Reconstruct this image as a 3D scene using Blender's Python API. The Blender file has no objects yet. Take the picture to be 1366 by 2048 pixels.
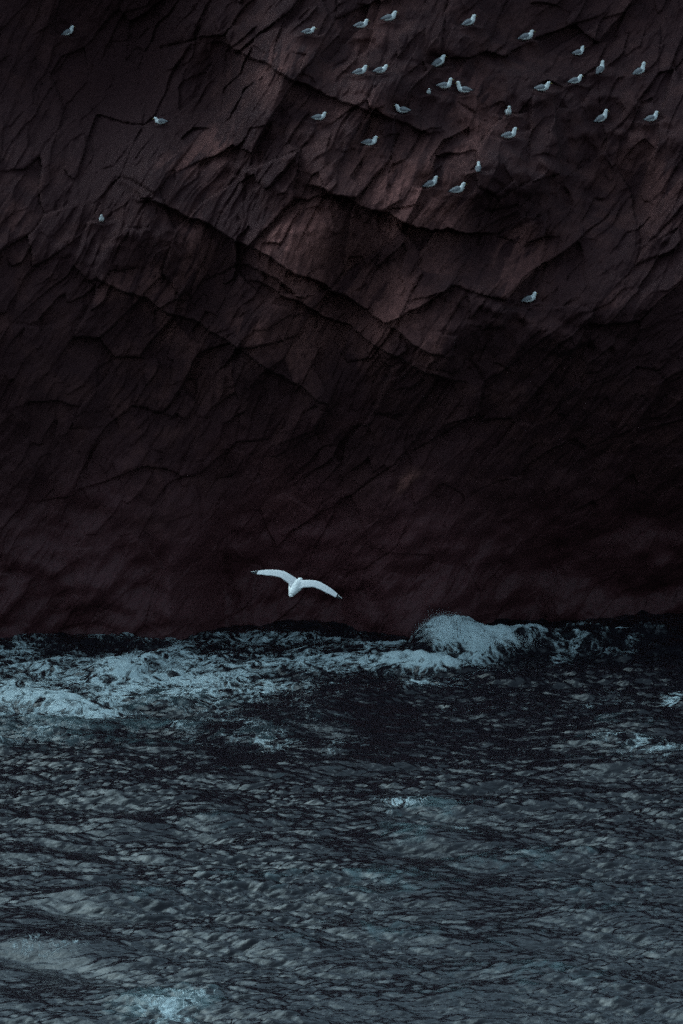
import bpy, math, random
import numpy as np
from mathutils import Vector, Matrix

# ------------------------------------------------------------------ camera, sky, sun, exposure
scn = bpy.context.scene
FPX = 8040.0                       # focal length in photo pixels (photo 1366 x 2048)
CAM = np.array([0.0, 0.0, 20.0])
PITCH = math.radians(7.6)
cam_d = bpy.data.cameras.new('camera')
cam_d.sensor_fit = 'VERTICAL'
cam_d.sensor_height = 24.0
cam_d.lens = 24.0 * FPX / 2048.0
cam_d.clip_start = 0.5
cam_d.clip_end = 20000
cam = bpy.data.objects.new('camera', cam_d)
scn.collection.objects.link(cam)
cam.location = CAM.tolist()
cam.rotation_euler = (math.radians(90) - PITCH, 0, 0)
scn.camera = cam

SUN_EL, SUN_AZ = math.radians(50), math.radians(-56)     # azimuth from +Y (towards the cliff), clockwise
world = bpy.data.worlds.new('World')
scn.world = world
world.use_nodes = True
wn = world.node_tree
wn.nodes.clear()
w_out = wn.nodes.new('ShaderNodeOutputWorld')
w_bg = wn.nodes.new('ShaderNodeBackground')
w_sky = wn.nodes.new('ShaderNodeTexSky')
w_sky.sky_type = 'NISHITA'
w_sky.sun_disc = False
w_sky.sun_elevation = SUN_EL
w_sky.sun_rotation = SUN_AZ
w_sky.altitude = 0
w_sky.air_density = 1.0
w_sky.dust_density = 2.5
w_sky.ozone_density = 1.0
w_bg.inputs['Strength'].default_value = 0.085
w_hs = wn.nodes.new('ShaderNodeHueSaturation')          # overcast: the blue is greyed
w_hs.inputs['Saturation'].default_value = 0.40
w_hs.inputs['Hue'].default_value = 0.485
wn.links.new(w_sky.outputs['Color'], w_hs.inputs['Color'])
w_tint = wn.nodes.new('ShaderNodeMix')
w_tint.data_type, w_tint.blend_type = 'RGBA', 'MULTIPLY'
w_tint.inputs[0].default_value = 1.0
w_tint.inputs[7].default_value = (0.70, 0.99, 1.10, 1)
wn.links.new(w_hs.outputs['Color'], w_tint.inputs[6])
wn.links.new(w_tint.outputs[2], w_bg.inputs['Color'])
wn.links.new(w_bg.outputs['Background'], w_out.inputs['Surface'])

sun_d = bpy.data.lights.new('sun', 'SUN')
sun_d.energy = 0.5
sun_d.angle = math.radians(60)
sun_d.color = (0.62, 0.90, 1.0)
sun = bpy.data.objects.new('sun', sun_d)
scn.collection.objects.link(sun)
sdir = Vector((math.sin(SUN_AZ) * math.cos(SUN_EL), math.cos(SUN_AZ) * math.cos(SUN_EL), math.sin(SUN_EL)))
sun.rotation_euler = sdir.to_track_quat('Z', 'Y').to_euler()

scn.view_settings.view_transform = 'Standard'
scn.view_settings.look = 'None'
scn.view_settings.exposure = 1.2
scn.view_settings.gamma = 1.0
scn.view_settings.use_curve_mapping = False
scn.cycles.use_denoising = False
scn.cycles.use_adaptive_sampling = True
scn.cycles.adaptive_threshold = 0.06
scn.cycles.adaptive_min_samples = 24
scn.cycles.max_bounces = 5
scn.cycles.caustics_reflective = False
scn.cycles.caustics_refractive = False
scn.cycles.sample_clamp_indirect = 4.0
scn.cycles.volume_bounces = 1
scn.cycles.volume_max_steps = 64

COL = scn.collection
rng = random.Random(7)


# ------------------------------------------------------------------ helpers
def ray(px, py):
    """direction of the view through a photo pixel"""
    u, v = (px - 683.0) / FPX, (1024.0 - py) / FPX
    c, s = math.cos(PITCH), math.sin(PITCH)
    d = np.array([u, c + v * s, -s + v * c])
    return d / np.linalg.norm(d)


def sea_xy(px, py, z=0.0):
    d = ray(px, py)
    t = (z - CAM[2]) / d[2]
    p = CAM + d * t
    return p[0], p[1]


def wall_xz(px, py, y=119.5):
    d = ray(px, py)
    p = CAM + d * (y / d[1])
    return p[0], p[2]


_TAB = {}


def table(seed):
    if seed not in _TAB:
        _TAB[seed] = np.random.default_rng(seed + 1000).random(65536).astype(np.float32)
    return _TAB[seed]


def hash2(ix, iy, seed):
    return table(seed)[((iy & 255) << 8) | (ix & 255)]


_GRAD = {}


def perlin(x, y, seed=0):
    if seed not in _GRAD:
        a = table(seed) * (2 * np.pi)
        _GRAD[seed] = (np.cos(a), np.sin(a))
    gc, gs = _GRAD[seed]
    x, y = np.asarray(x, np.float32), np.asarray(y, np.float32)
    x, y = np.broadcast_arrays(x, y)
    ix, iy = np.floor(x).astype(np.int32), np.floor(y).astype(np.int32)
    fx, fy = x - ix, y - iy
    ux, uy = fx * fx * (3 - 2 * fx), fy * fy * (3 - 2 * fy)
    x0, x1, y0, y1 = ix & 255, (ix + 1) & 255, (iy & 255) << 8, ((iy + 1) & 255) << 8

    def g(i, dx, dy):
        return gc[i] * (fx - dx) + gs[i] * (fy - dy)
    a = g(y0 | x0, 0, 0); a = a + (g(y0 | x1, 1, 0) - a) * ux
    b = g(y1 | x0, 0, 1); b = b + (g(y1 | x1, 1, 1) - b) * ux
    return (a + (b - a) * uy) * 1.5


def fbm(x, y, seed=0, octv=4, gain=0.5, lac=2.03):
    s, a = 0, 1.0
    for o in range(octv):
        s = s + a * perlin(x, y, seed + o * 17)
        x, y, a = x * lac + 3.1, y * lac + 1.7, a * gain
    return s


def ridged(x, y, seed=0, octv=3, gain=0.55):
    s, a = 0, 1.0
    for o in range(octv):
        s = s + a * (1 - 2 * np.abs(perlin(x, y, seed + o * 13)))
        x, y, a = x * 2.1 + 5.2, y * 2.1 + 2.2, a * gain
    return s


def voronoi(x, y, seed=0, jit=0.9):
    """F1, F2, cell coordinates and cell centre"""
    ix, iy = np.floor(x).astype(np.int32), np.floor(y).astype(np.int32)
    f1 = np.full(x.shape, 9.0); f2 = np.full(x.shape, 9.0)
    cx = np.zeros_like(ix); cy = np.zeros_like(iy)
    px = np.zeros_like(x); py = np.zeros_like(x)
    for dx in (-1, 0, 1):
        for dy in (-1, 0, 1):
            jx, jy = ix + dx, iy + dy
            qx = jx + 0.5 + (hash2(jx, jy, seed) - 0.5) * jit
            qy = jy + 0.5 + (hash2(jx, jy, seed + 5) - 0.5) * jit
            d = np.hypot(x - qx, y - qy)
            near = d < f1
            f2 = np.where(near, f1, np.minimum(f2, d))
            f1 = np.where(near, d, f1)
            cx = np.where(near, jx, cx); cy = np.where(near, jy, cy)
            px = np.where(near, qx, px); py = np.where(near, qy, py)
    return f1, f2, cx, cy, px, py


def sstep(a, b, x):
    t = np.clip((x - a) / (b - a), 0, 1)
    return t * t * (3 - 2 * t)


def axis(lo, hi, step, lo_far, hi_far, grow=1.25):
    core = np.arange(lo, hi + step * 0.5, step)
    out, s, v = [], step, hi
    while v < hi_far:
        s *= grow; v += s; out.append(v)
    inn, s, v = [], step, lo
    while v > lo_far:
        s *= grow; v -= s; inn.append(v)
    return np.concatenate([np.array(inn[::-1]), core, np.array(out)])


def grid_faces(nx, ny):
    i = np.arange(ny - 1)[:, None] * nx + np.arange(nx - 1)[None, :]
    return np.stack([i, i + 1, i + nx + 1, i + nx], -1).reshape(-1, 4)


def grid_normals(V, ny, nx):
    P = V.reshape(ny, nx, 3)
    n = np.cross(np.gradient(P, axis=1), np.gradient(P, axis=0))
    n /= np.maximum(np.linalg.norm(n, axis=-1, keepdims=True), 1e-9)
    return n.reshape(-1, 3)


def np_mesh(name, V, F, mat, attrs=None, normals=None, parent=None):
    """one mesh object out of the faces F of the vertex table V (unused vertices dropped)"""
    used = np.unique(F)
    remap = np.zeros(len(V), np.int64)
    remap[used] = np.arange(len(used))
    v, f = V[used], remap[F]
    me = bpy.data.meshes.new(name)
    me.vertices.add(len(v))
    me.vertices.foreach_set('co', v.astype(np.float32).ravel())
    k = f.shape[1]
    me.loops.add(f.size)
    me.loops.foreach_set('vertex_index', f.astype(np.int32).ravel())
    me.polygons.add(len(f))
    me.polygons.foreach_set('loop_start', (np.arange(len(f)) * k).astype(np.int32))
    me.polygons.foreach_set('use_smooth', np.ones(len(f), bool))
    for key, arr in (attrs or {}).items():
        a = me.attributes.new(key, 'FLOAT', 'POINT')
        a.data.foreach_set('value', arr[used].astype(np.float32))
    me.update(calc_edges=True)
    if normals is not None:
        me.normals_split_custom_set_from_vertices(normals[used].tolist())
    me.materials.append(mat)
    o = bpy.data.objects.new(name, me)
    COL.objects.link(o)
    if parent is not None:
        o.parent = parent
    return o


def tag(o, label=None, cat=None, group=None, kind=None):
    if label: o['label'] = label
    if cat: o['category'] = cat
    if group: o['group'] = group
    if kind: o['kind'] = kind
    return o


class NT:
    """short hand for material nodes"""
    def __init__(self, name):
        self.m = bpy.data.materials.new(name)
        self.m.use_nodes = True
        self.t = self.m.node_tree
        self.bsdf = self.t.nodes['Principled BSDF']

    def n(self, kind, **kw):
        nd = self.t.nodes.new(kind)
        for k, v in kw.items():
            setattr(nd, k, v)
        return nd

    def link(self, a, b):
        self.t.links.new(a, b)

    def attr(self, name):
        return self.n('ShaderNodeAttribute', attribute_name=name).outputs['Fac']

    def math(self, op, a, b=None, clamp=False):
        nd = self.n('ShaderNodeMath', operation=op, use_clamp=clamp)
        for i, v in enumerate((a, b)):
            if v is None: continue
            if isinstance(v, (int, float)): nd.inputs[i].default_value = v
            else: self.link(v, nd.inputs[i])
        return nd.outputs[0]

    def mix(self, fac, a, b):
        nd = self.n('ShaderNodeMix', data_type='RGBA')
        for s, v in ((nd.inputs[0], fac), (nd.inputs[6], a), (nd.inputs[7], b)):
            if isinstance(v, (int, float)): s.default_value = v
            elif isinstance(v, tuple): s.default_value = (*v, 1)
            else: self.link(v, s)
        return nd.outputs[2]

    def ramp(self, fac, lo, hi):
        nd = self.n('ShaderNodeMapRange', interpolation_type='SMOOTHSTEP')
        self.link(fac, nd.inputs[0])
        nd.inputs[1].default_value = lo
        nd.inputs[2].default_value = hi
        return nd.outputs[0]

    def noise(self, scale, detail=4, rough=0.55, vec=None, dist=0.0):
        nd = self.n('ShaderNodeTexNoise')
        nd.inputs['Scale'].default_value = scale
        nd.inputs['Detail'].default_value = detail
        nd.inputs['Roughness'].default_value = rough
        nd.inputs['Distortion'].default_value = dist
        if vec is not None: self.link(vec, nd.inputs['Vector'])
        return nd.outputs['Fac']

    def along(self, scale, rot):
        """position turned first, then scaled"""
        a = self.coords((1, 1, 1), rot)
        mp = self.n('ShaderNodeMapping')
        mp.inputs['Scale'].default_value = scale
        self.link(a, mp.inputs['Vector'])
        return mp.outputs['Vector']

    def coords(self, scale=(1, 1, 1), rot=(0, 0, 0)):
        g = self.n('ShaderNodeNewGeometry')
        mp = self.n('ShaderNodeMapping')
        mp.inputs['Rotation'].default_value = rot
        mp.inputs['Scale'].default_value = scale
        self.link(g.outputs['Position'], mp.inputs['Vector'])
        return mp.outputs['Vector']

    def bump(self, h, strength, dist):
        nd = self.n('ShaderNodeBump')
        nd.inputs['Strength'].default_value = strength
        nd.inputs['Distance'].default_value = dist
        self.link(h, nd.inputs['Height'])
        self.link(nd.outputs['Normal'], self.bsdf.inputs['Normal'])


# ------------------------------------------------------------------ materials
def rock_material():
    t = NT('rock')
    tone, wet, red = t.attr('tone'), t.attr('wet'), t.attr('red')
    vec = t.along((1, 0.6, 0.38), (0, math.radians(-28), 0))
    st = t.noise(9.0, 5, 0.65, vec)
    sp = t.noise(30.0, 3, 0.6, t.coords())
    amp = t.math('ADD', t.math('MULTIPLY', tone, 1.9), 0.12)          # zones painted as lit are mottled, those painted as shaded are even
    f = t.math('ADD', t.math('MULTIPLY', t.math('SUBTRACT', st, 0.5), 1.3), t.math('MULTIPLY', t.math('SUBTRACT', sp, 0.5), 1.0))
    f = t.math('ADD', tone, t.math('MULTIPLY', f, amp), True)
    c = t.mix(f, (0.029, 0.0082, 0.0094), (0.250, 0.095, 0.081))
    rr = t.math('MULTIPLY', t.ramp(t.noise(1.3, 4, 0.6, t.coords()), 0.42, 0.68), red)
    c = t.mix(t.math('MULTIPLY', rr, 0.65), c, (0.075, 0.026, 0.023))
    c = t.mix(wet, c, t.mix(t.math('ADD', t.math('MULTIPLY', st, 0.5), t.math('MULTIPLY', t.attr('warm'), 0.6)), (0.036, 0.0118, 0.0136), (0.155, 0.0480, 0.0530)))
    t.link(c, t.bsdf.inputs['Base Color'])
    t.link(t.math('SUBTRACT', 0.85, t.math('MULTIPLY', wet, 0.35)), t.bsdf.inputs['Roughness'])
    t.bsdf.inputs['Specular IOR Level'].default_value = 0.2
    h = t.math('ADD', t.noise(14.0, 6, 0.65, vec), t.math('MULTIPLY', sp, 0.4))
    t.bump(h, 0.7, 0.05)
    return t.m


def water_material():
    t = NT('sea_water')
    foam, air = t.attr('foam'), t.attr('air')
    vec = t.coords((0.60, 0.46, 0.6))
    n1 = t.noise(1.7, 8, 0.60, vec, 2.4)
    n2 = t.noise(5.0, 6, 0.62, vec, 1.6)
    n3 = t.noise(1.1, 5, 0.6, vec, 0.6)
    ridge = t.math('SUBTRACT', 1.0, t.math('MULTIPLY', t.math('ABSOLUTE', t.math('SUBTRACT', n1, 0.5)), 7.0), True)
    ridge2 = t.math('SUBTRACT', 1.0, t.math('MULTIPLY', t.math('ABSOLUTE', t.math('SUBTRACT', n2, 0.5)), 6.0), True)
    lace = t.math('ADD', t.math('MULTIPLY', ridge, 0.50), t.math('MULTIPLY', ridge2, 0.22))
    lace = t.math('ADD', lace, t.math('MULTIPLY', t.math('SUBTRACT', n3, 0.5), 0.9))
    # the foam attribute lifts the web of filaments until it closes into a sheet
    d = t.math('ADD', t.math('SUBTRACT', lace, 0.70), t.math('MULTIPLY', foam, 0.92))
    mask = t.math('MULTIPLY', t.ramp(d, 0.02, 0.46), 0.95)
    amask = t.math('MULTIPLY', t.ramp(t.math('ADD', t.math('SUBTRACT', n1, 0.7), t.math('MULTIPLY', air, 0.55)), 0.0, 0.35), 1.0)
    c = t.mix(t.math('MULTIPLY', amask, 0.55), (0.010, 0.0080, 0.0105), (0.085, 0.130, 0.138))
    c = t.mix(mask, c, (0.37, 0.43, 0.445))
    t.link(c, t.bsdf.inputs['Base Color'])
    r = t.math('ADD', t.math('MULTIPLY', mask, 0.6), 0.06)
    t.link(r, t.bsdf.inputs['Roughness'])
    t.bsdf.inputs['IOR'].default_value = 1.34
    h = t.math('ADD', t.noise(11.0, 3, 0.55, t.coords((0.6, 1.0, 1)), 0.4), t.math('MULTIPLY', t.math('MULTIPLY', mask, t.math('ADD', n1, n2)), 1.0))
    t.bump(h, 0.5, 0.034)
    return t.m


def plain(name, col, rough=0.7, var=0.0, scale=30.0):
    t = NT(name)
    if var:
        n = t.noise(scale, 4, 0.6, t.coords())
        c = t.mix(n, tuple(x * (1 - var) for x in col), tuple(min(1, x * (1 + var)) for x in col))
        t.link(c, t.bsdf.inputs['Base Color'])
    else:
        t.bsdf.inputs['Base Color'].default_value = (*col, 1)
    t.bsdf.inputs['Roughness'].default_value = rough
    t.bsdf.inputs['Specular IOR Level'].default_value = 0.2
    return t.m


M_ROCK = rock_material()
M_SEA = water_material()
M_WHITE = plain('white_feathers', (0.72, 0.69, 0.67), 0.85, 0.06)
M_GREY = plain('grey_feathers', (0.19, 0.18, 0.19), 0.85, 0.18, 60)
M_PALE = plain('pale_grey_feathers', (0.60, 0.57, 0.57), 0.85, 0.10, 25)
M_BLACK = plain('black_feathers', (0.02, 0.02, 0.022), 0.8, 0.2)
M_BILL = plain('yellow_bill', (0.35, 0.25, 0.08), 0.5, 0.1)
M_LEG = plain('pink_legs', (0.30, 0.18, 0.16), 0.6, 0.1)
M_EYE = plain('dark_eye', (0.01, 0.01, 0.01), 0.3, 0.1)

# ------------------------------------------------------------------ perched gulls in the photo (pixel of the feet, heading...)
# px, py: middle of the feet in the photo; yaw: 0 faces right, 90 faces away, 180 left, -90 towards us
# pose: neck lift, body pitch in degrees, size
GULLS = [
    # px,   py,  yaw, neck, pitch, size, label
    (137,   70,   25, .25, 26, .95, 'dim gull resting alone on the dark rock in the top left corner'),
    (322,  248,  170, .15,  2, .90, 'gull facing left on the dark left crag, its back in shadow'),
    (204,  443,  -92, .20, 16, .80, 'small white gull facing the sea, lowest and alone on the left cliff'),
    (617,   68,   10, .00,  8, .88, 'flat slim gull crouching atop the tall slab, leftmost of the top row'),
    (722,   56,    6, .30, 10, .98, 'gull with bright white head, second from the left along the top edge'),
    (778,   42,    8, .35, 12, 1.05, 'grey backed gull highest of all, right of the pair at the top edge'),
    (938,   51,   20, .45, 22, 1.00, 'gull sitting upright and alone at the top edge right of centre'),
    (1052,  80,   12, .20, 16, 1.08, 'pale plump hunched gull high on the slope, head tucked down'),
    (877,  132,   25, .05, 30, 1.15, 'large hunched gull with head tucked in above the close standing pair'),
    (720,  149,    8, .30, 14, .98, 'left one of two gulls resting side by side above the smooth boulder'),
    (761,  146,    6, .15, 12, .95, 'right one of two gulls resting side by side above the smooth boulder'),
    (889,  178,    5, .85,  2, 1.00, 'gull standing with raised neck, facing the left facing gull beside it'),
    (857,  188,  -80, .10, 20, .62, 'tiny gull, only its white front showing, left of the standing pair'),
    (928,  187,  172, .95,  6, 1.02, 'gull facing left with stretched neck and raised tail'),
    (805,  226,  172, .35,  4, 1.00, 'white headed gull facing left on the slope below the standing pair'),
    (638,  240,    5, .35,  4, .92, 'gull on the edge of the central buttress, left of the smooth boulder'),
    (739,  291,    8, .45,  4, 1.02, 'gull with dark grey wing under the smooth boulder'),
    (1156, 111,   25, .60, 10, .92, 'compact gull with lifted head, uppermost of those on the right slope'),
    (1200, 146,   55, .60, 34, 1.00, 'upright gull turned away, between the other gulls of the right slope'),
    (1278, 150,   25, .85, 24, 1.00, 'upright gull with long neck near the right edge, upper of the two there'),
    (1150, 167,    8, .20, 14, .98, 'slim crouching gull low on the right slope with its tail to the left'),
    (1084, 182,    5, .35,  6, 1.05, 'white headed gull lying on top of the rounded mound'),
    (1016, 230,  -85, .35, 14, .95, 'round gull seen front on in the hollow left of the mound'),
    (1018, 277,    8, .65, 10, 1.02, 'gull on the diagonal ledge, its dark tail pointing left'),
    (1202, 244,   28, .60, 26, 1.06, 'leaning gull under the right slope, left of the gull by the right edge'),
    (1302, 243,   25, .50, 14, 1.00, 'bluish gull by the right edge, lower of the two there'),
    (956,  343,   85, .55, 24, .85, 'small gull seen from behind above the lower pair'),
    (861,  374,   14, .45, 20, 1.02, 'left one of the lower pair of gulls above the broad pale block'),
    (915,  386,   10, .40, 14, 1.06, 'right one of the lower pair of gulls above the broad pale block'),
    (1058, 604,   12, .40, 16, 1.00, 'lone gull far below the others on the brown ledge at right'),
]

# ------------------------------------------------------------------ cliff
def gauss(X, Z, px, py, rx, ry, rot=0.0):
    """soft blob at a photo position; radii in photo pixels"""
    cx, cz = wall_xz(px, py)
    a = math.radians(rot)
    dx, dz = (X - cx) * 67.3, (Z - cz) * 67.3
    u = dx * math.cos(a) + dz * math.sin(a)
    v = -dx * math.sin(a) + dz * math.cos(a)
    return np.exp(-(u / rx) ** 2 - (v / ry) ** 2)


def ledge(X, Z, pts, depth, decay, seed, up=False):
    """a broken step along a photo polyline; up=False: rock stands proud below the line (a ledge to
    sit on), up=True: rock stands proud above it (an overhang)"""
    w = np.array([wall_xz(*p) for p in pts])
    zl = np.interp(X, w[:, 0], w[:, 1]) + 0.12 * fbm(X * 1.1, X * 0 + seed, seed, 4)
    ends = sstep(w[0, 0] - 0.7, w[0, 0] + 0.5, X) * (1 - sstep(w[-1, 0] - 0.5, w[-1, 0] + 0.7, X))
    dz = Z - zl
    if up:
        return ends * 1.25 * depth * np.where(dz > 0, np.exp(-np.maximum(dz, 0) / decay) * sstep(0, 0.10, dz), 0)
    broken = sstep(-0.35, 0.35, fbm(X * 0.8, Z * 0.8, seed + 60, 3))
    return ends * broken * 0.9 * depth * np.where(dz < 0, np.exp(np.minimum(dz, 0) / decay) * sstep(0, 0.40, -dz), 0)


def cliff_shape(X, Z):
    """distance y of the rock face at every (x, z), and the colour attributes"""
    wx = X + 0.20 * fbm(X * 0.4, Z * 0.4, 11, 5, 0.42)
    wz = Z + 0.20 * fbm(X * 0.4 + 9, Z * 0.4, 12, 5, 0.42)
    prof_z = [-6, -1, 0, 2, 5, 8, 10, 12, 15, 17, 18.5, 20, 23, 26, 27.5, 28.2]
    prof_y = [119.8, 120.3, 120.4, 120.1, 119.5, 118.7, 118.6, 119.0, 120.3, 121.6, 122.6, 123.3, 124.3, 126, 135, 400]
    zz = Z + 0.8 * fbm(X * 0.16, Z * 0.16, 3, 2)
    Y = np.interp(zz, prof_z, prof_y)
    D = np.zeros_like(X)                      # towards the sea
    foot = np.interp(X, [-12, -5.2, -3.6, 0, 2.0, 3.2, 4.8, 6.2, 10.5, 20], [0, 0.3, 2.6, 2.4, .9, 1.2, 3.4, 4.2, 5.0, 5.0])
    foot = foot + 0.6 * fbm((X - Z * 0.55) * 0.40, Z * 0.45 + X * .1, 47, 3)
    Y = Y + foot * (1 - sstep(-0.5, 9.0, Z))               # the sea has undercut the right half
    # ----- large masses
    D += 1.3 * gauss(X, Z, 565, 150, 75, 190, -18)
    D += 0.9 * gauss(X, Z, 725, 215, 55, 75, -15)
    D += 0.8 * gauss(X, Z, 600, 470, 110, 60, 10)
    D += 0.9 * gauss(X, Z, 620, 340, 110, 90, -20)
    D += 1.0 * gauss(X, Z, 860, 380, 130, 80, 15)
    D += 1.1 * gauss(X, Z, 880, 640, 150, 90, 25)
    D += 0.7 * gauss(X, Z, 540, 650, 70, 120, -25)
    D += 0.8 * gauss(X, Z, 310, 350, 90, 80, -20)
    D += 0.7 * gauss(X, Z, 330, 460, 90, 70, -20)
    D += 0.6 * gauss(X, Z, 1080, 190, 110, 60, -10)
    D += 0.7 * gauss(X, Z, 1190, 600, 90, 60, 10)
    D += 0.5 * gauss(X, Z, 1000, 350, 90, 50, 10)
    D -= 3.4 * gauss(X, Z, 200, 120, 230, 200, -10)
    D -= 1.2 * gauss(X, Z, 420, 180, 50, 120, -20)
    D -= 1.2 * gauss(X, Z, 690, 600, 90, 120, -20)
    D -= 1.0 * gauss(X, Z, 1000, 480, 160, 60, -20)
    D -= 1.5 * gauss(X, Z, 1250, 400, 120, 100, -10)
    D -= 1.6 * sstep(2.0, 8.0, X) * sstep(12.5, 19, Z)       # right slope lies back
    D -= 0.9 * gauss(X, Z, 350, 700, 170, 160, -20)
    # ----- ledges and overhangs read off the photo
    D += ledge(X, Z, [(860, 172), (930, 200), (1020, 262), (1110, 320), (1200, 350)], .55, .9, 21)
    D += ledge(X, Z, [(640, 372), (700, 400), (780, 432), (860, 462), (960, 470)], .9, 1.3, 22, True)
    D += ledge(X, Z, [(880, 560), (960, 575), (1060, 612), (1140, 640), (1230, 668)], .7, 1.2, 23)
    D += ledge(X, Z, [(700, 240), (740, 296), (820, 300)], .6, .6, 24)
    D += ledge(X, Z, [(520, 215), (580, 235), (700, 262)], .45, .8, 25)
    D += ledge(X, Z, [(540, 440), (600, 432), (690, 450)], .6, .5, 26)
    D += ledge(X, Z, [(500, 530), (560, 560), (610, 590)], .5, .8, 27, True)
    D += ledge(X, Z, [(230, 330), (300, 315), (370, 330)], .5, .7, 28)
    D += ledge(X, Z, [(120, 470), (210, 446), (300, 420), (390, 440)], .5, .8, 29)
    D += ledge(X, Z, [(230, 262), (320, 250), (420, 215)], .5, .8, 30)
    D += ledge(X, Z, [(980, 95), (1060, 82), (1160, 112), (1300, 150)], .5, .8, 31)
    D += ledge(X, Z, [(1040, 190), (1085, 184), (1160, 172), (1260, 186)], .5, .7, 32)
    D += ledge(X, Z, [(1130, 262), (1200, 246), (1310, 246), (1366, 262)], .5, .7, 33)
    D += ledge(X, Z, [(690, 60), (780, 46), (940, 54), (1000, 70)], .5, .7, 34)
    D += ledge(X, Z, [(680, 158), (770, 150), (880, 138), (940, 150)], .45, .6, 35)
    D += ledge(X, Z, [(830, 380), (920, 390), (1000, 352)], .5, .7, 36)
    D += ledge(X, Z, [(770, 640), (850, 600), (900, 570)], .5, 1.0, 37, True)
    # long joints dipping to the right
    for k, pts in enumerate(([(430, 90), (640, 190), (860, 270)], [(420, 300), (600, 370), (760, 420)], [(300, 400), (480, 480), (700, 600), (860, 700)],
                             [(760, 480), (960, 560), (1200, 700)], [(520, 560), (700, 660), (900, 760)], [(900, 250), (1100, 350), (1366, 470)],
                             [(200, 560), (420, 660), (640, 800)], [(930, 100), (1130, 150), (1366, 220)])):
        D += ledge(X, Z, pts, .38 + .1 * (k % 3), .75, 131 + k, k % 2 == 0)
    # ----- joint blocks: steep cleavage (a) against joints dipping right (b)
    ang = math.radians(62) + 0.10 * perlin(X * 0.10, Z * 0.10, 41) - 0.06 * sstep(2, 9, X)
    ca, sa = np.cos(ang), np.sin(ang)
    A = wx * ca + wz * sa
    B = -wx * sa + wz * ca
    C = A + 0.45 * B                                        # blocks are skewed: joints dip to the right
    rough = 0.36 + 0.64 * sstep(2.5, 8.5, Z + 1.2 * perlin(X * .3, Z * .3, 44))                # the sea has smoothed the foot
    rough = rough * (0.60 + 0.40 * gauss(X, Z, 720, 400, 470, 480))
    f1, f2, cx, cy, qx, qy = voronoi(C / 2.4 + 40, B / 1.15 + 40, 51)
    h = hash2(cx, cy, 61) - 0.5
    ta, tb = hash2(cx, cy, 62) - 0.5, hash2(cx, cy, 63) - 0.5
    la, lb = (C / 2.4 + 40 - qx), (B / 1.15 + 40 - qy)
    D += rough * (0.70 + 0.30 * sstep(0.0, 0.10, f2 - f1)) * (0.55 * h + 0.65 * (ta - .15) * la + 0.80 * (tb - .15) * lb)
    D -= rough * 0.10 * sstep(-0.05, 0.5, perlin(X * 0.7, Z * 0.7, 45)) * (1 - sstep(0.0, 0.06, f2 - f1))
    big = (cx, cy)
    g1, g2, ex, ey, rx, ry = voronoi(C / 1.0 + 10, B / 0.42 + 10, 71)
    h = hash2(ex, ey, 72) - 0.5
    sel = hash2(ex, ey, 75)
    D += 1.6 * rough * sel * (0.7 + 0.3 * sstep(0.0, 0.10, g2 - g1)) * (0.30 * h + 0.30 * (hash2(ex, ey, 73) - 0.5) * (C / 1.0 + 10 - rx) + 0.36 * (hash2(ex, ey, 74) - 0.6) * (B / 0.42 + 10 - ry))
    k1, k2, ix, iy, sx, sy = voronoi(C / 0.44 + 70, B / 0.20 + 70, 77)
    D += rough * hash2(ix, iy, 79) * (0.11 * (hash2(ix, iy, 78) - .5) + 0.16 * (hash2(ix, iy, 80) - .6) * (B / 0.20 + 70 - sy))
    # ----- cleavage plates: gentle faces towards the upper left, sharp risers below
    m = sstep(-0.3, 0.5, fbm(X * 0.35, Z * 0.35, 86, 2))
    sw = B * 1.9 + 0.5 * fbm(A * 0.3, B * 0.5, 87, 3)
    fr = sw - np.floor(sw)
    D -= rough * (0.03 + 0.08 * m) * np.where(fr < .88, fr / .88, (1 - fr) / .12)
    sw = B * 6.5 + 0.8 * fbm(A * 0.7, B * 1.0, 88, 3)
    fr = sw - np.floor(sw)
    D -= rough * (0.008 + 0.020 * m) * np.where(fr < .85, fr / .85, (1 - fr) / .15)
    D += 0.12 * fbm(A * 0.35, B * 1.0, 83, 4) + 0.10 * fbm(X * .3, Z * .3, 89, 2)
    D += 0.05 * rough * fbm(A * 2.0, B * 5.0, 84, 3)
    Y = Y - D
    # ----- colour: random tone with lit and shaded zones painted in, red weathering, wet dark foot
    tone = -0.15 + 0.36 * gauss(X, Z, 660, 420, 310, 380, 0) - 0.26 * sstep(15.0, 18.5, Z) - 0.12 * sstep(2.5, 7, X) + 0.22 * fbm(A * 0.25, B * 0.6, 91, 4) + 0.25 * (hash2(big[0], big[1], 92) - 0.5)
    for (px, py, sx, sy, ro, a) in (  # painted light and shade: paler lit slabs, darker gully and outer zones
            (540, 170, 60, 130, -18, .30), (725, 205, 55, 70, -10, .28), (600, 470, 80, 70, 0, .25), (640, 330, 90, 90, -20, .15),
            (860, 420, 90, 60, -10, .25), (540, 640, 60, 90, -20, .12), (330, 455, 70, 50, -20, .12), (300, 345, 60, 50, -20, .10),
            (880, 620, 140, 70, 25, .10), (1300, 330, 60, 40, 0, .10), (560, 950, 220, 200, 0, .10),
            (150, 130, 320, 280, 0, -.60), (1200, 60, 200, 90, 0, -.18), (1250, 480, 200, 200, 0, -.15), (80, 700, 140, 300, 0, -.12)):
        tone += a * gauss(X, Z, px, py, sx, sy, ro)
    streak = sstep(0.15, 0.75, ridged(A * 0.45, B * 2.4, 95, 3)) * sstep(-0.2, 0.5, fbm(X * .4, Z * .4, 96, 2))
    tone += 0.42 * streak * sstep(7.0, 10.5, Z) - 0.06
    red = np.clip(0.55 + 0.5 * fbm(X * 0.25, Z * 0.25, 93, 3) - 0.4 * gauss(X, Z, 180, 120, 260, 220), 0, 1)
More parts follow.
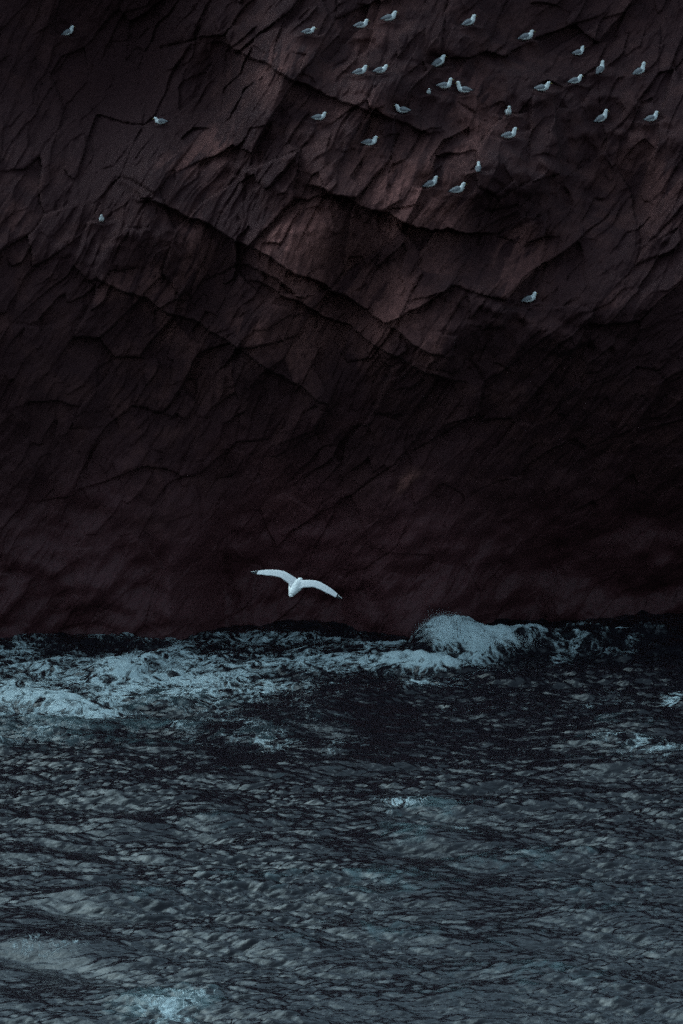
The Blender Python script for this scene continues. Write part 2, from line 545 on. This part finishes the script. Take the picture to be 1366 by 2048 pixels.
    wet = 1 - sstep(1.5, 8.0, Z + 1.6 * fbm(X * 0.3, Z * 0.3, 94, 4))
    wet = np.clip(wet * 0.9, 0, 1)
    mark = gauss(X, Z, 812, 968, 9, 30, -35) + gauss(X, Z, 825, 955, 22, 7, 20)
    wet = np.clip(wet - 0.7 * mark, 0, 1)
    tone = tone + 0.5 * mark
    warm = gauss(X, Z, 640, 800, 420, 340)  # foot paler towards the middle: shadow fill painted into the colour
    return Y, np.clip(tone, 0, 1), red, wet, warm, big


CX = axis(-11.5, 11.5, 0.034, -170, 170)
CZ = np.concatenate([np.arange(-3.0, -0.6, 0.1), np.arange(-0.6, 21.2, 0.034), np.arange(21.2, 28.3, 0.12)])
GX, GZ = np.meshgrid(CX, CZ)
CY, c_tone, c_red, c_wet, c_warm, c_big = cliff_shape(GX, GZ)


def surf_y(x, z):
    """rock distance under (x, z) by bilinear lookup"""
    i = np.clip(np.searchsorted(CX, x) - 1, 0, len(CX) - 2)
    j = np.clip(np.searchsorted(CZ, z) - 1, 0, len(CZ) - 2)
    u, v = (x - CX[i]) / (CX[i + 1] - CX[i]), (z - CZ[j]) / (CZ[j + 1] - CZ[j])
    return (CY[j, i] * (1 - u) + CY[j, i + 1] * u) * (1 - v) + (CY[j + 1, i] * (1 - u) + CY[j + 1, i + 1] * u) * v


def hit_cliff(px, py):
    d = ray(px, py)
    t = 108.0
    while t < 150:
        p = CAM + d * t
        if p[1] > surf_y(p[0], p[2]):
            return p
        t += 0.02
    return CAM + d * 122


# every gull gets a worn little shelf to sit on
PERCH = []
for g in GULLS:
    p = hit_cliff(g[0], g[1])
    PERCH.append(p)
for (g, p) in zip(GULLS, PERCH):
    x0, y0, z0 = p
    s = g[5]
    yf = y0 - 0.16                                  # middle of the shelf
    wxx = np.exp(-((GX - x0) / 0.42) ** 4)
    edge = z0 + 0.03 * np.sin(GX * 9 + x0)
    below = wxx * np.where(GZ <= edge, np.exp(-np.maximum(edge - GZ, 0) / 0.45), 0)
    front = yf - 0.16
    CY = CY + below * np.minimum(front - CY, 0) * sstep(0, .05, edge - GZ)
    above = wxx * np.where(GZ > edge, np.exp(-np.maximum(GZ - edge - .3, 0) / 0.22), 0)
    CY = CY + above * np.maximum(yf + 0.22 - CY, 0) * sstep(0, .05, GZ - edge)

VC = np.stack([GX, CY, GZ], -1).reshape(-1, 3)
FC = grid_faces(len(CX), len(CZ))
NC = grid_normals(VC, len(CZ), len(CX))
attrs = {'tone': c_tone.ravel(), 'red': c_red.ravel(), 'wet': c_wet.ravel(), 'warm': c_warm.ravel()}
# slabs: the joint blocks of the lit upper face become pieces of their own
bx, by = c_big[0].ravel()[FC[:, 0]], c_big[1].ravel()[FC[:, 0]]
fx, fz = VC[FC[:, 0], 0], VC[FC[:, 0], 2]
key = bx * 1000 + by
inside = (np.abs(fx) < 10.4) & (fz > 8.2) & (fz < 20.2)
keys, counts = np.unique(key[inside], return_counts=True)
slab_keys = [k for k, c in zip(keys, counts) if c > 450]
is_slab = np.isin(key, slab_keys) & (np.abs(fx) < 11.4) & (fz < 21.1) & (fz > 7.0)
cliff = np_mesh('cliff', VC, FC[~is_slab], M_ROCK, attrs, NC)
tag(cliff, 'dark red brown sea cliff rising out of the surf', 'cliff', kind='structure')
for k in slab_keys:
    sel = is_slab & (key == k)
    if sel.sum() > 300:
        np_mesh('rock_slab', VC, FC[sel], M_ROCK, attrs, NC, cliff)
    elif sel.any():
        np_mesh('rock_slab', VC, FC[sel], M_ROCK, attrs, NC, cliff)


# ------------------------------------------------------------------ sea
def ocean(n, L, seed, slope, lam_lo, lam_hi, wind, spread, chop, expo=1.8):
    """a tile of wind sea: heights and sideways pull, slope = rms steepness"""
    r = np.random.default_rng(seed)
    k1 = 2 * np.pi * np.fft.fftfreq(n, L / n)
    KX, KY = np.meshgrid(k1, k1)
    K = np.hypot(KX, KY); K[0, 0] = 1e-6
    lo, hi = 2 * np.pi / lam_hi, 2 * np.pi / lam_lo
    S = K ** -expo * np.exp(-(lo / K) ** 2) * np.exp(-(K / hi) ** 2)
    th = np.arctan2(KY, KX) - wind
    S *= np.abs(np.cos(th)) ** spread + 0.06
    S[0, 0] = 0
    amp = S * (r.normal(size=(n, n)) + 1j * r.normal(size=(n, n)))
    h = np.fft.ifft2(amp)
    sx = np.fft.ifft2(1j * KX * amp).real; sy = np.fft.ifft2(1j * KY * amp).real
    f = slope / math.sqrt((sx ** 2 + sy ** 2).mean())
    dx = np.fft.ifft2(-1j * KX / K * amp).real * f * chop
    dy = np.fft.ifft2(-1j * KY / K * amp).real * f * chop
    return h.real * f, dx, dy


def tile(T, L, x, y):
    n = T.shape[0]
    u, v = np.mod(x / L, 1) * n, np.mod(y / L, 1) * n
    i, j = np.floor(u).astype(int), np.floor(v).astype(int)
    a, b = u - i, v - j
    i %= n; j %= n
    i2, j2 = (i + 1) % n, (j + 1) % n
    return (T[j, i] * (1 - a) + T[j, i2] * a) * (1 - b) + (T[j2, i] * (1 - a) + T[j2, i2] * a) * b


SX = axis(-12.0, 12.0, 0.036, -2500, 2500)
SY = axis(70.0, 125.5, 0.056, -1500, 3000)
QX, QY = np.meshgrid(SX, SY)
def sblob(px, py, rx, ry, rot=0.0, p=1.0):
    """soft blob on the water at a photo position, radii in photo pixels (sea foreshortened)"""
    cx, cy = sea_xy(px, py)
    dist = math.hypot(cx, cy)
    u = (QX - cx) * FPX / dist
    v = (QY - cy) * FPX / dist * (CAM[2] / dist)
    a = math.radians(rot)
    uu, vv = u * math.cos(a) + v * math.sin(a), -u * math.sin(a) + v * math.cos(a)
    return np.exp(-((uu / rx) ** 2 + (vv / ry) ** 2) ** p)


L1 = 61.0
oh, ox, oy = ocean(2048, L1, 5, 0.40, 0.10, 1.4, math.radians(86), 1.7, 0.50, 1.60)
ph, px_, py_ = ocean(512, L1, 8, 0.16, 1.4, 6.0, math.radians(78), 1.6, 0.8)
far = np.exp(-(np.maximum(np.abs(QX) - 14, 0) / 60) ** 2) * np.exp(-(np.maximum(np.abs(QY - 95) - 30, 0) / 60) ** 2)
patch = np.clip(0.92 + 0.55 * fbm(QX * 0.22, QY * 0.10, 205, 4), 0.45, 1.5)          # gusts: some water is rougher
patch = patch - 0.20 * sblob(880, 1475, 380, 90) - 0.25 * sblob(850, 1650, 160, 30) - 0.3 * sblob(90, 1960, 200, 60)
H = (tile(oh, L1, QX, QY) * patch + tile(ph, L1, QX, QY)) * far
DX = (tile(ox, L1, QX, QY) * patch + tile(px_, L1, QX, QY)) * far
DY = (tile(oy, L1, QX, QY) * patch + tile(py_, L1, QX, QY)) * far


# surge at the foot of the cliff, the hump of the left surf and the breaker in the middle
lump = fbm(QX * 0.9, QY * 0.9, 201, 5)
lumpf = fbm(QX * 2.6, QY * 2.6, 202, 4)
hump = 0.26 * sblob(255, 1338, 80, 18, 12, 1.5) + 0.14 * sblob(90, 1395, 140, 26, -4, 1.5)
brk = 0.80 * sblob(888, 1296, 66, 16, 6, 2.0) + 0.60 * sblob(1000, 1298, 115, 13, 8, 1.6) + 0.22 * sblob(810, 1325, 120, 12, -3, 1.5)
side = 0.28 * sblob(1175, 1282, 60, 14, 0, 1.4) + 0.35 * sblob(1290, 1276, 60, 10)
swell = 0.35 * sblob(640, 1420, 160, 30, 10) + 0.3 * sblob(1250, 1470, 120, 26) - 0.15 * sblob(110, 1960, 220, 60) - 0.15 * sblob(900, 1500, 200, 50)
H = H + (hump + brk) * (1 + 0.08 * lump + 0.05 * lumpf) + side * (1 + .5 * lump + .3 * lumpf) + swell
surfz = sstep(106, 116, QY) * far
H += surfz * (0.07 * lump + 0.03 * lumpf)

crest = np.clip((H - hump - brk - side - swell) / 0.16, -2, 3)
foam = np.zeros_like(H)
air = np.zeros_like(H)
for (px, py, rx, ry, ro, a) in (
        (290, 1362, 350, 66, 0, .60), (640, 1320, 180, 30, 0, .55), (70, 1400, 170, 36, -3, .70), (250, 1338, 85, 24, 10, .88), (60, 1330, 110, 26, 0, .55), (400, 1360, 150, 40, -6, .48),
        (480, 1330, 150, 22, 4, .42), (340, 1300, 240, 10, 2, .40), (180, 1420, 220, 16, 0, .55), (540, 1370, 60, 18, 14, .45),
        (690, 1315, 90, 16, 6, .55), (790, 1328, 120, 13, -3, .78), (890, 1282, 62, 40, 6, 1.0), (980, 1300, 95, 22, 14, .95), (860, 1330, 110, 14, 0, .75),
        (1050, 1286, 70, 14, 10, .85), (1185, 1255, 35, 16, -10, .60), (1130, 1305, 40, 18, 30, .45), (1290, 1262, 40, 8, 0, .5),
        (1230, 1300, 80, 14, 10, .28), (1350, 1392, 36, 14, 20, .55), (1200, 1405, 110, 14, 4, .33), (1260, 1490, 100, 30, -10, .34),
        (850, 1370, 40, 10, 0, .42), (470, 1455, 70, 22, -6, .42), (590, 1480, 160, 30, 0, .2), (30, 1470, 120, 22, 0, .32), (400, 1475, 120, 26, 0, .25),
        (345, 2025, 70, 44, 8, .50), (100, 1890, 80, 16, 0, .25), (830, 1615, 70, 12, 0, .30), (920, 1655, 50, 10, -20, .32),
        (20, 1300, 80, 10, 0, .45), (520, 1278, 220, 12, 2, .48), (760, 1290, 100, 12, 0, .5), (1180, 1262, 160, 12, 0, .45), (30, 1240, 50, 8, 0, .4)):
    foam = np.maximum(foam, a * sblob(px, py, rx, ry, ro, 1.1))
foam += 0.10 * np.clip(crest, -1, 2) * (foam > 0.02) * (1 - foam) + 0.10 * np.clip(crest - 1.2, 0, 2)
foam += 0.12 * lumpf * (foam > .15) + 0.12 * lump * (foam > .15)
for (px, py, rx, ry, ro, a) in (
        (200, 1440, 420, 90, 0, .55), (500, 1480, 200, 60, 0, .4), (840, 1640, 130, 50, 10, .6), (760, 1760, 260, 50, 6, .45), (1000, 1720, 260, 50, 0, .40),
        (330, 2010, 130, 60, 0, .8), (900, 1900, 520, 160, 0, .35), (1200, 1480, 180, 60, 0, .35), (500, 1750, 420, 140, 0, .28), (1150, 1780, 260, 60, 0, .35)):
    air = np.maximum(air, a * sblob(px, py, rx, ry, ro))
air = air + 0.18 * np.clip(crest, -1.5, 1.5)

VS = np.stack([QX + DX, QY + DY, H], -1).reshape(-1, 3)
FS = grid_faces(len(SX), len(SY))
NS = grid_normals(VS, len(SY), len(SX))
sattr = {'foam': np.clip(foam, 0, 1.2).ravel(), 'air': np.clip(air, 0, 1).ravel()}
brk_f = (brk.ravel()[FS[:, 0]] > 0.22)
hump_f = (hump.ravel()[FS[:, 0]] > 0.20) & ~brk_f
sea = np_mesh('sea', VS, FS[~(brk_f | hump_f)], M_SEA, sattr, NS)
tag(sea, 'dark choppy teal grey sea', 'sea', kind='structure')
o = np_mesh('breaking_wave', VS, FS[brk_f], M_SEA, sattr, NS)
tag(o, 'white breaker bursting against the foot of the cliff', 'wave')
o = np_mesh('surf_foam', VS, FS[hump_f], M_SEA, sattr, NS)
tag(o, 'bright foaming surf washing up at the left', 'surf')


# ------------------------------------------------------------------ spray: uncountable fine drops thrown up by the breaker
def spray_material(name, dens):
    t = NT(name)
    t.t.nodes.remove(t.bsdf)
    out = t.t.nodes['Material Output']
    tc = t.n('ShaderNodeTexCoord').outputs['Object']
    ln = t.n('ShaderNodeVectorMath', operation='LENGTH')
    t.link(tc, ln.inputs[0])
    nz = t.noise(1.7, 6, 0.65, tc, 0.6)
    core = t.math('SUBTRACT', 1.0, ln.outputs['Value'])
    d = t.math('ADD', core, t.math('MULTIPLY', t.math('SUBTRACT', nz, 0.5), 1.7))
    d = t.math('MULTIPLY', t.ramp(d, 0.12, 0.8), t.ramp(core, 0.0, 0.35))
    v = t.n('ShaderNodeVolumePrincipled')
    v.inputs['Color'].default_value = (0.86, 0.94, 0.97, 1)
    v.inputs['Anisotropy'].default_value = 0.1
    t.link(t.math('MULTIPLY', d, dens), v.inputs['Density'])
    t.link(v.outputs['Volume'], out.inputs['Volume'])
    return t.m


M_MIST = spray_material('spray_mist', 0.5)


def spray(px, py, y, size, tilt, label, mat):
    me = bpy.data.meshes.new('sea_spray')
    n, m = 20, 12
    V = [(math.sin(math.pi * j / m) * math.cos(2 * math.pi * i / n), math.sin(math.pi * j / m) * math.sin(2 * math.pi * i / n), math.cos(math.pi * j / m)) for j in range(m + 1) for i in range(n)]
    F = [(j * n + i, (j + 1) * n + i, (j + 1) * n + (i + 1) % n, j * n + (i + 1) % n) for j in range(m) for i in range(n)]
    me.from_pydata(V, [], F)
    me.materials.append(mat)
    o = bpy.data.objects.new('sea_spray', me)
    COL.objects.link(o)
    d = ray(px, py)
    o.location = (CAM + d * (y / d[1])).tolist()
    o.scale = size
    o.rotation_euler = (0, math.radians(tilt), 0)
    tag(o, label, 'spray', kind='stuff')


spray(888, 1258, 117.2, (1.15, .8, .75), 0, 'soft dome of spray over the breaker at the foot of the cliff', M_MIST)
spray(1000, 1276, 117.0, (1.5, .7, .36), 8, 'low spray blowing off the right shoulder of the breaker', M_MIST)


# ------------------------------------------------------------------ gulls
def loft(rings, n=14, close=True):
    """rings: (centre, half width (y), half height, tilt axis vector) along a spine in the xz plane"""
    V, F = [], []
    m = len(rings)
    for i, (cx, cz, w, hgt) in enumerate(rings):
        a = rings[max(i - 1, 0)]; b = rings[min(i + 1, m - 1)]
        tx, tz = b[0] - a[0], b[1] - a[1]
        l = math.hypot(tx, tz) or 1
        nx, nz = -tz / l, tx / l
        for k in range(n):
            t = 2 * math.pi * k / n
            V.append((cx + nx * hgt * math.sin(t), w * math.cos(t), cz + nz * hgt * math.sin(t)))
    for i in range(m - 1):
        for k in range(n):
            F.append((i * n + k, i * n + (k + 1) % n, (i + 1) * n + (k + 1) % n, (i + 1) * n + k))
    F.append(tuple(range(n))[::-1])
    F.append(tuple((m - 1) * n + k for k in range(n)))
    return V, F


def mesh_obj(name, V, F, mat, parent, smooth=True):
    me = bpy.data.meshes.new(name)
    me.from_pydata([tuple(v) for v in V], [], F)
    me.polygons.foreach_set('use_smooth', [smooth] * len(F))
    me.materials.append(mat)
    me.update()
    o = bpy.data.objects.new(name, me)
    COL.objects.link(o)
    o.parent = parent
    return o


def resample(pts, n):
    """smooth Catmull-Rom resampling of rows of numbers"""
    P = np.array(pts, float)
    P = np.vstack([2 * P[0] - P[1], P, 2 * P[-1] - P[-2]])
    out = []
    segs = len(pts) - 1
    for i in range(n):
        s = i / (n - 1) * segs
        k = min(int(s), segs - 1); t = s - k
        p0, p1, p2, p3 = P[k], P[k + 1], P[k + 2], P[k + 3]
        out.append(0.5 * ((2 * p1) + (-p0 + p2) * t + (2 * p0 - 5 * p1 + 4 * p2 - p3) * t * t + (-p0 + 3 * p1 - 3 * p2 + p3) * t ** 3))
    out = np.array(out)
    out[:, 2:] = np.maximum(out[:, 2:], 0.004)
    return [tuple(q) for q in out]


def perched_gull(loc, yaw, neck, pitch, size, label):
    root = bpy.data.objects.new('gull', None)
    root.empty_display_size = 0.1
    COL.objects.link(root)
    root.location = loc
    root.rotation_euler = (0, 0, math.radians(yaw))
    root.scale = (size,) * 3
    tag(root, label, 'gull', 'gulls resting on the cliff')
    p = math.radians(pitch)
    legs = 0.015 + 0.04 * max(0, neck - .3)

    def R(x, z):                                   # body pitched about its middle, standing on the legs
        return (x * math.cos(p) - z * math.sin(p), x * math.sin(p) + z * math.cos(p) + legs + 0.085 + 0.10 * math.sin(p) * 0.3)
    spine = []
    for (x, z, w, hh) in ((-0.25, 0.015, .020, .007), (-0.19, 0.012, .042, .028), (-0.12, 0.0, .076, .066), (-0.02, -0.004, .098, .090),
                          (0.075, 0.002, .096, .093), (0.135, 0.025, .076, .078)):
        a, b = R(x, z)
        spine.append((a, b, w, hh))
    bx_, bz_ = R(0.15, 0.045)
    hx, hz = bx_ + 0.040 - 0.01 * neck, bz_ + 0.045 + 0.115 * neck
    spine.append((bx_ + 0.018, bz_ + (hz - bz_) * 0.42, .058, .062))
    spine.append((hx + 0.002, hz - 0.004, .053, .055))
    spine.append((hx + 0.034, hz + 0.006, .043, .044))
    spine.append((hx + 0.060, hz - 0.004, .020, .019))
    V, F = loft(resample(spine, 30), 14)
    body = mesh_obj('body', V, F, M_WHITE, root)
    # bill: hooked little cone
    bl = resample([(hx + .055, hz - .004, .0125, .0135), (hx + .080, hz - .007, .009, .011), (hx + .102, hz - .012, .005, .008), (hx + .110, hz - .024, .002, .003)], 7)
    V, F = loft(bl, 8)
    mesh_obj('bill', V, F, M_BILL, root)
    for s in (-1, 1):
        # folded wing: a shield over the flank running out past the tail
        secs = [(.105, .030, .060, .034), (.06, .028, .100, .070), (-.02, .022, .107, .082), (-.12, .018, .085, .060), (-.20, .014, .052, .034), (-.25, .012, .028, .020)]
        V, F = [], []
        n = 9
        ss = resample(secs, 13)
        for (x, z, w, hh) in ss:
            for k in range(n):
                t = math.radians(-28 + 116 * k / (n - 1))
                a, b = R(x - 0.02 * (k / (n - 1)), z + hh * math.sin(t) * 1.12)
                V.append((a, s * (w * math.cos(t) * 1.05 + 0.003), b))
        base = len(V)
        for (x, z, w, hh) in ss:                   # inner skin
            for k in range(n):
                t = math.radians(-28 + 116 * k / (n - 1))
                a, b = R(x - 0.02 * (k / (n - 1)), z + hh * math.sin(t) * 1.0 - .004)
                V.append((a, s * (w * math.cos(t) * .86), b))
        for i in range(len(ss) - 1):
            for k in range(n - 1):
                q = (i * n + k, i * n + k + 1, (i + 1) * n + k + 1, (i + 1) * n + k)
                F.append(q if s > 0 else q[::-1])
                q2 = tuple(base + v for v in q)
                F.append(q2[::-1] if s > 0 else q2)
            for k in (0, n - 1):
                F.append((i * n + k, (i + 1) * n + k, base + (i + 1) * n + k, base + i * n + k))
        for i in (0, len(ss) - 1):
            for k in range(n - 1):
                F.append((i * n + k, i * n + k + 1, base + i * n + k + 1, base + i * n + k))
        wing = mesh_obj('folded_wing', V, F, M_GREY, root)
        tipr = resample([(-.215, .030, .018, .014), (-.26, .030, .013, .010), (-.305, .028, .004, .004)], 5)
        V, F = loft([(*R(x, z), w, hh) for (x, z, w, hh) in tipr], 8)
        V = [(x, y * .8 + s * .018, z) for x, y, z in V]
        mesh_obj('wing_tip', V, F, M_BLACK, wing)
        # leg and webbed foot
        fx_ = 0.01
        V, F = [], []
        top = legs + 0.05
        for (z, rr_) in ((top, .012), (legs * .6, .006), (0.004, .006)):
            for k in range(6):
                t = 2 * math.pi * k / 6
                V.append((fx_ + rr_ * math.cos(t), s * .035 + rr_ * math.sin(t), z))
        for i in range(2):
            for k in range(6):
                F.append((i * 6 + k, (i + 1) * 6 + k, (i + 1) * 6 + (k + 1) % 6, i * 6 + (k + 1) % 6))
        b0 = len(V)
        V += [(fx_ - .008, s * .035, .012), (fx_ + .055, s * .035 - .028, .0), (fx_ + .062, s * .035, .002), (fx_ + .055, s * .035 + .028, .0), (fx_ - .008, s * .035, -.004)]
        F += [(b0, b0 + 1, b0 + 2), (b0, b0 + 2, b0 + 3), (b0 + 4, b0 + 2, b0 + 1), (b0 + 4, b0 + 3, b0 + 2)]
        mesh_obj('leg', V, F, M_LEG, root)
        # eye
        V, F = loft([(hx + .026, hz + .012, .001, .001), (hx + .030, hz + .012, .004, .005), (hx + .036, hz + .012, .004, .005), (hx + .040, hz + .012, .001, .001)], 6)
        mesh_obj('eye', [(x, y + s * .0415, z) for x, y, z in V], F, M_EYE, root)
    return root


for g, p in zip(GULLS, PERCH):
    x0, y0, z0 = p
    perched_gull((x0, y0 - 0.14, z0 - 0.012), g[2] + rng.uniform(-5, 5), g[3], g[4], g[5] * 0.96, g[6])


def flying_gull():
    root = bpy.data.objects.new('flying_gull', None)
    COL.objects.link(root)
    d = ray(594, 1168)
    c = CAM + d * 58.0
    root.location = c.tolist()
    tag(root, 'white gull with black wing tips gliding low over the surf', 'gull')
    # local frame: x to the right wing, y forwards (away from us), z up
    root.rotation_euler = (math.radians(30), math.radians(14), math.radians(-14))
    body = resample([(-.235, .0, .026, .010), (-.15, .0, .046, .026), (-.05, -.006, .058, .042), (.04, -.010, .054, .046), (.10, -.024, .040, .040),
                     (.15, -.042, .038, .038), (.19, -.052, .018, .018)], 24)
    V, F = loft(body, 14)
    V = [(y, x, z) for x, y, z in V]
    F = [f[::-1] for f in F]
    mesh_obj('body', V, F, M_WHITE, root)
    V, F = loft([(.18, -.052, .012, .012), (.21, -.060, .008, .009), (.235, -.074, .002, .003)], 8)
    mesh_obj('bill', [(y, x, z) for x, y, z in V], [f[::-1] for f in F], M_BILL, root)
    # tail: short closed fan of overlapping feathers
    V, F = [], []
    for (yy, w, zz, th) in ((-.06, .105, .002, .010), (-.15, .076, .0, .008), (-.22, .050, -.004, .006), (-.265, .032, -.008, .003), (-.29, .006, -.009, .002)):
        V += [(-w, yy, zz - .006), (0, yy, zz + th), (w, yy, zz - .006), (0, yy, zz - th)]
    for i in range(4):
        for k in range(4):
            F.append((i * 4 + k, i * 4 + (k + 1) % 4, i * 4 + 4 + (k + 1) % 4, i * 4 + 4 + k))
    F += [(3, 2, 1, 0), (16, 17, 18, 19)]
    mesh_obj('tail', V, F, M_WHITE, root)
    #   span, leading edge y, chord, height
    plan = [(.03, .090, .270, .018), (.12, .105, .190, .048), (.22, .125, .168, .066), (.30, .128, .158, .066), (.40, .108, .148, .054), (.50, .080, .130, .036), (.585, .046, .100, .016), (.64, .020, .070, .002), (.69, -.010, .028, -.012)]
    P = np.array(resample([(a, b, c_ * .88, h * .75 + 1) for a, b, c_, h in plan], 46)); P[:, 3] -= 1
    prof = [(0.0, 0.0), (.04, .030), (.15, .052), (.35, .050), (.6, .030), (.85, .010), (1.0, .001), (.85, -.003), (.6, .004), (.35, .008), (.12, -.008), (.03, -.012)]
    for s in (-1, 1):
        def section(rows, full=True):
            V, F = [], []
            n = len(prof)
            for (x, ly, ch, hz) in rows:
                chs = ch * (1 + (0.025 * math.sin(x * 45) if x < .60 else 0.06 * math.sin(x * 70)))
                for (u, t) in prof:
                    V.append((s * x, ly - u * chs, hz + t * ch * 1.3 - 0.10 * u * ch))
            for i in range(len(rows) - 1):
                for k in range(n):
                    q = (i * n + k, i * n + (k + 1) % n, (i + 1) * n + (k + 1) % n, (i + 1) * n + k)
                    F.append(q if s < 0 else q[::-1])
            F.append(tuple(range(n))); F.append(tuple((len(rows) - 1) * n + k for k in range(n))[::-1])
            return V, F
        cut = 37
        V, F = section(P[:cut])
        w = mesh_obj('wing', V, F, M_PALE, root)
        V, F = section(P[cut - 1:])
        mesh_obj('wing_tip', V, F, M_BLACK, w)
        # white mirrors on the black primaries
        for (row, u) in ((39, .25), (41, .55), (43, .35), (45, .5)):
            x, ly, ch, hz = P[row]
            cc = (s * x, ly - u * ch, hz + .012)
            V = [(cc[0] + dx, cc[1] + dy, cc[2] + dz) for dx, dy, dz in ((-.010, 0, 0), (0, -.009, 0), (.010, 0, 0), (0, .009, 0), (0, 0, .004), (0, 0, -.012))]
            F = [(0, 1, 4), (1, 2, 4), (2, 3, 4), (3, 0, 4), (1, 0, 5), (2, 1, 5), (3, 2, 5), (0, 3, 5)]
            mesh_obj('white_spot', V, F, M_WHITE, w)
    return root


flying_gull()
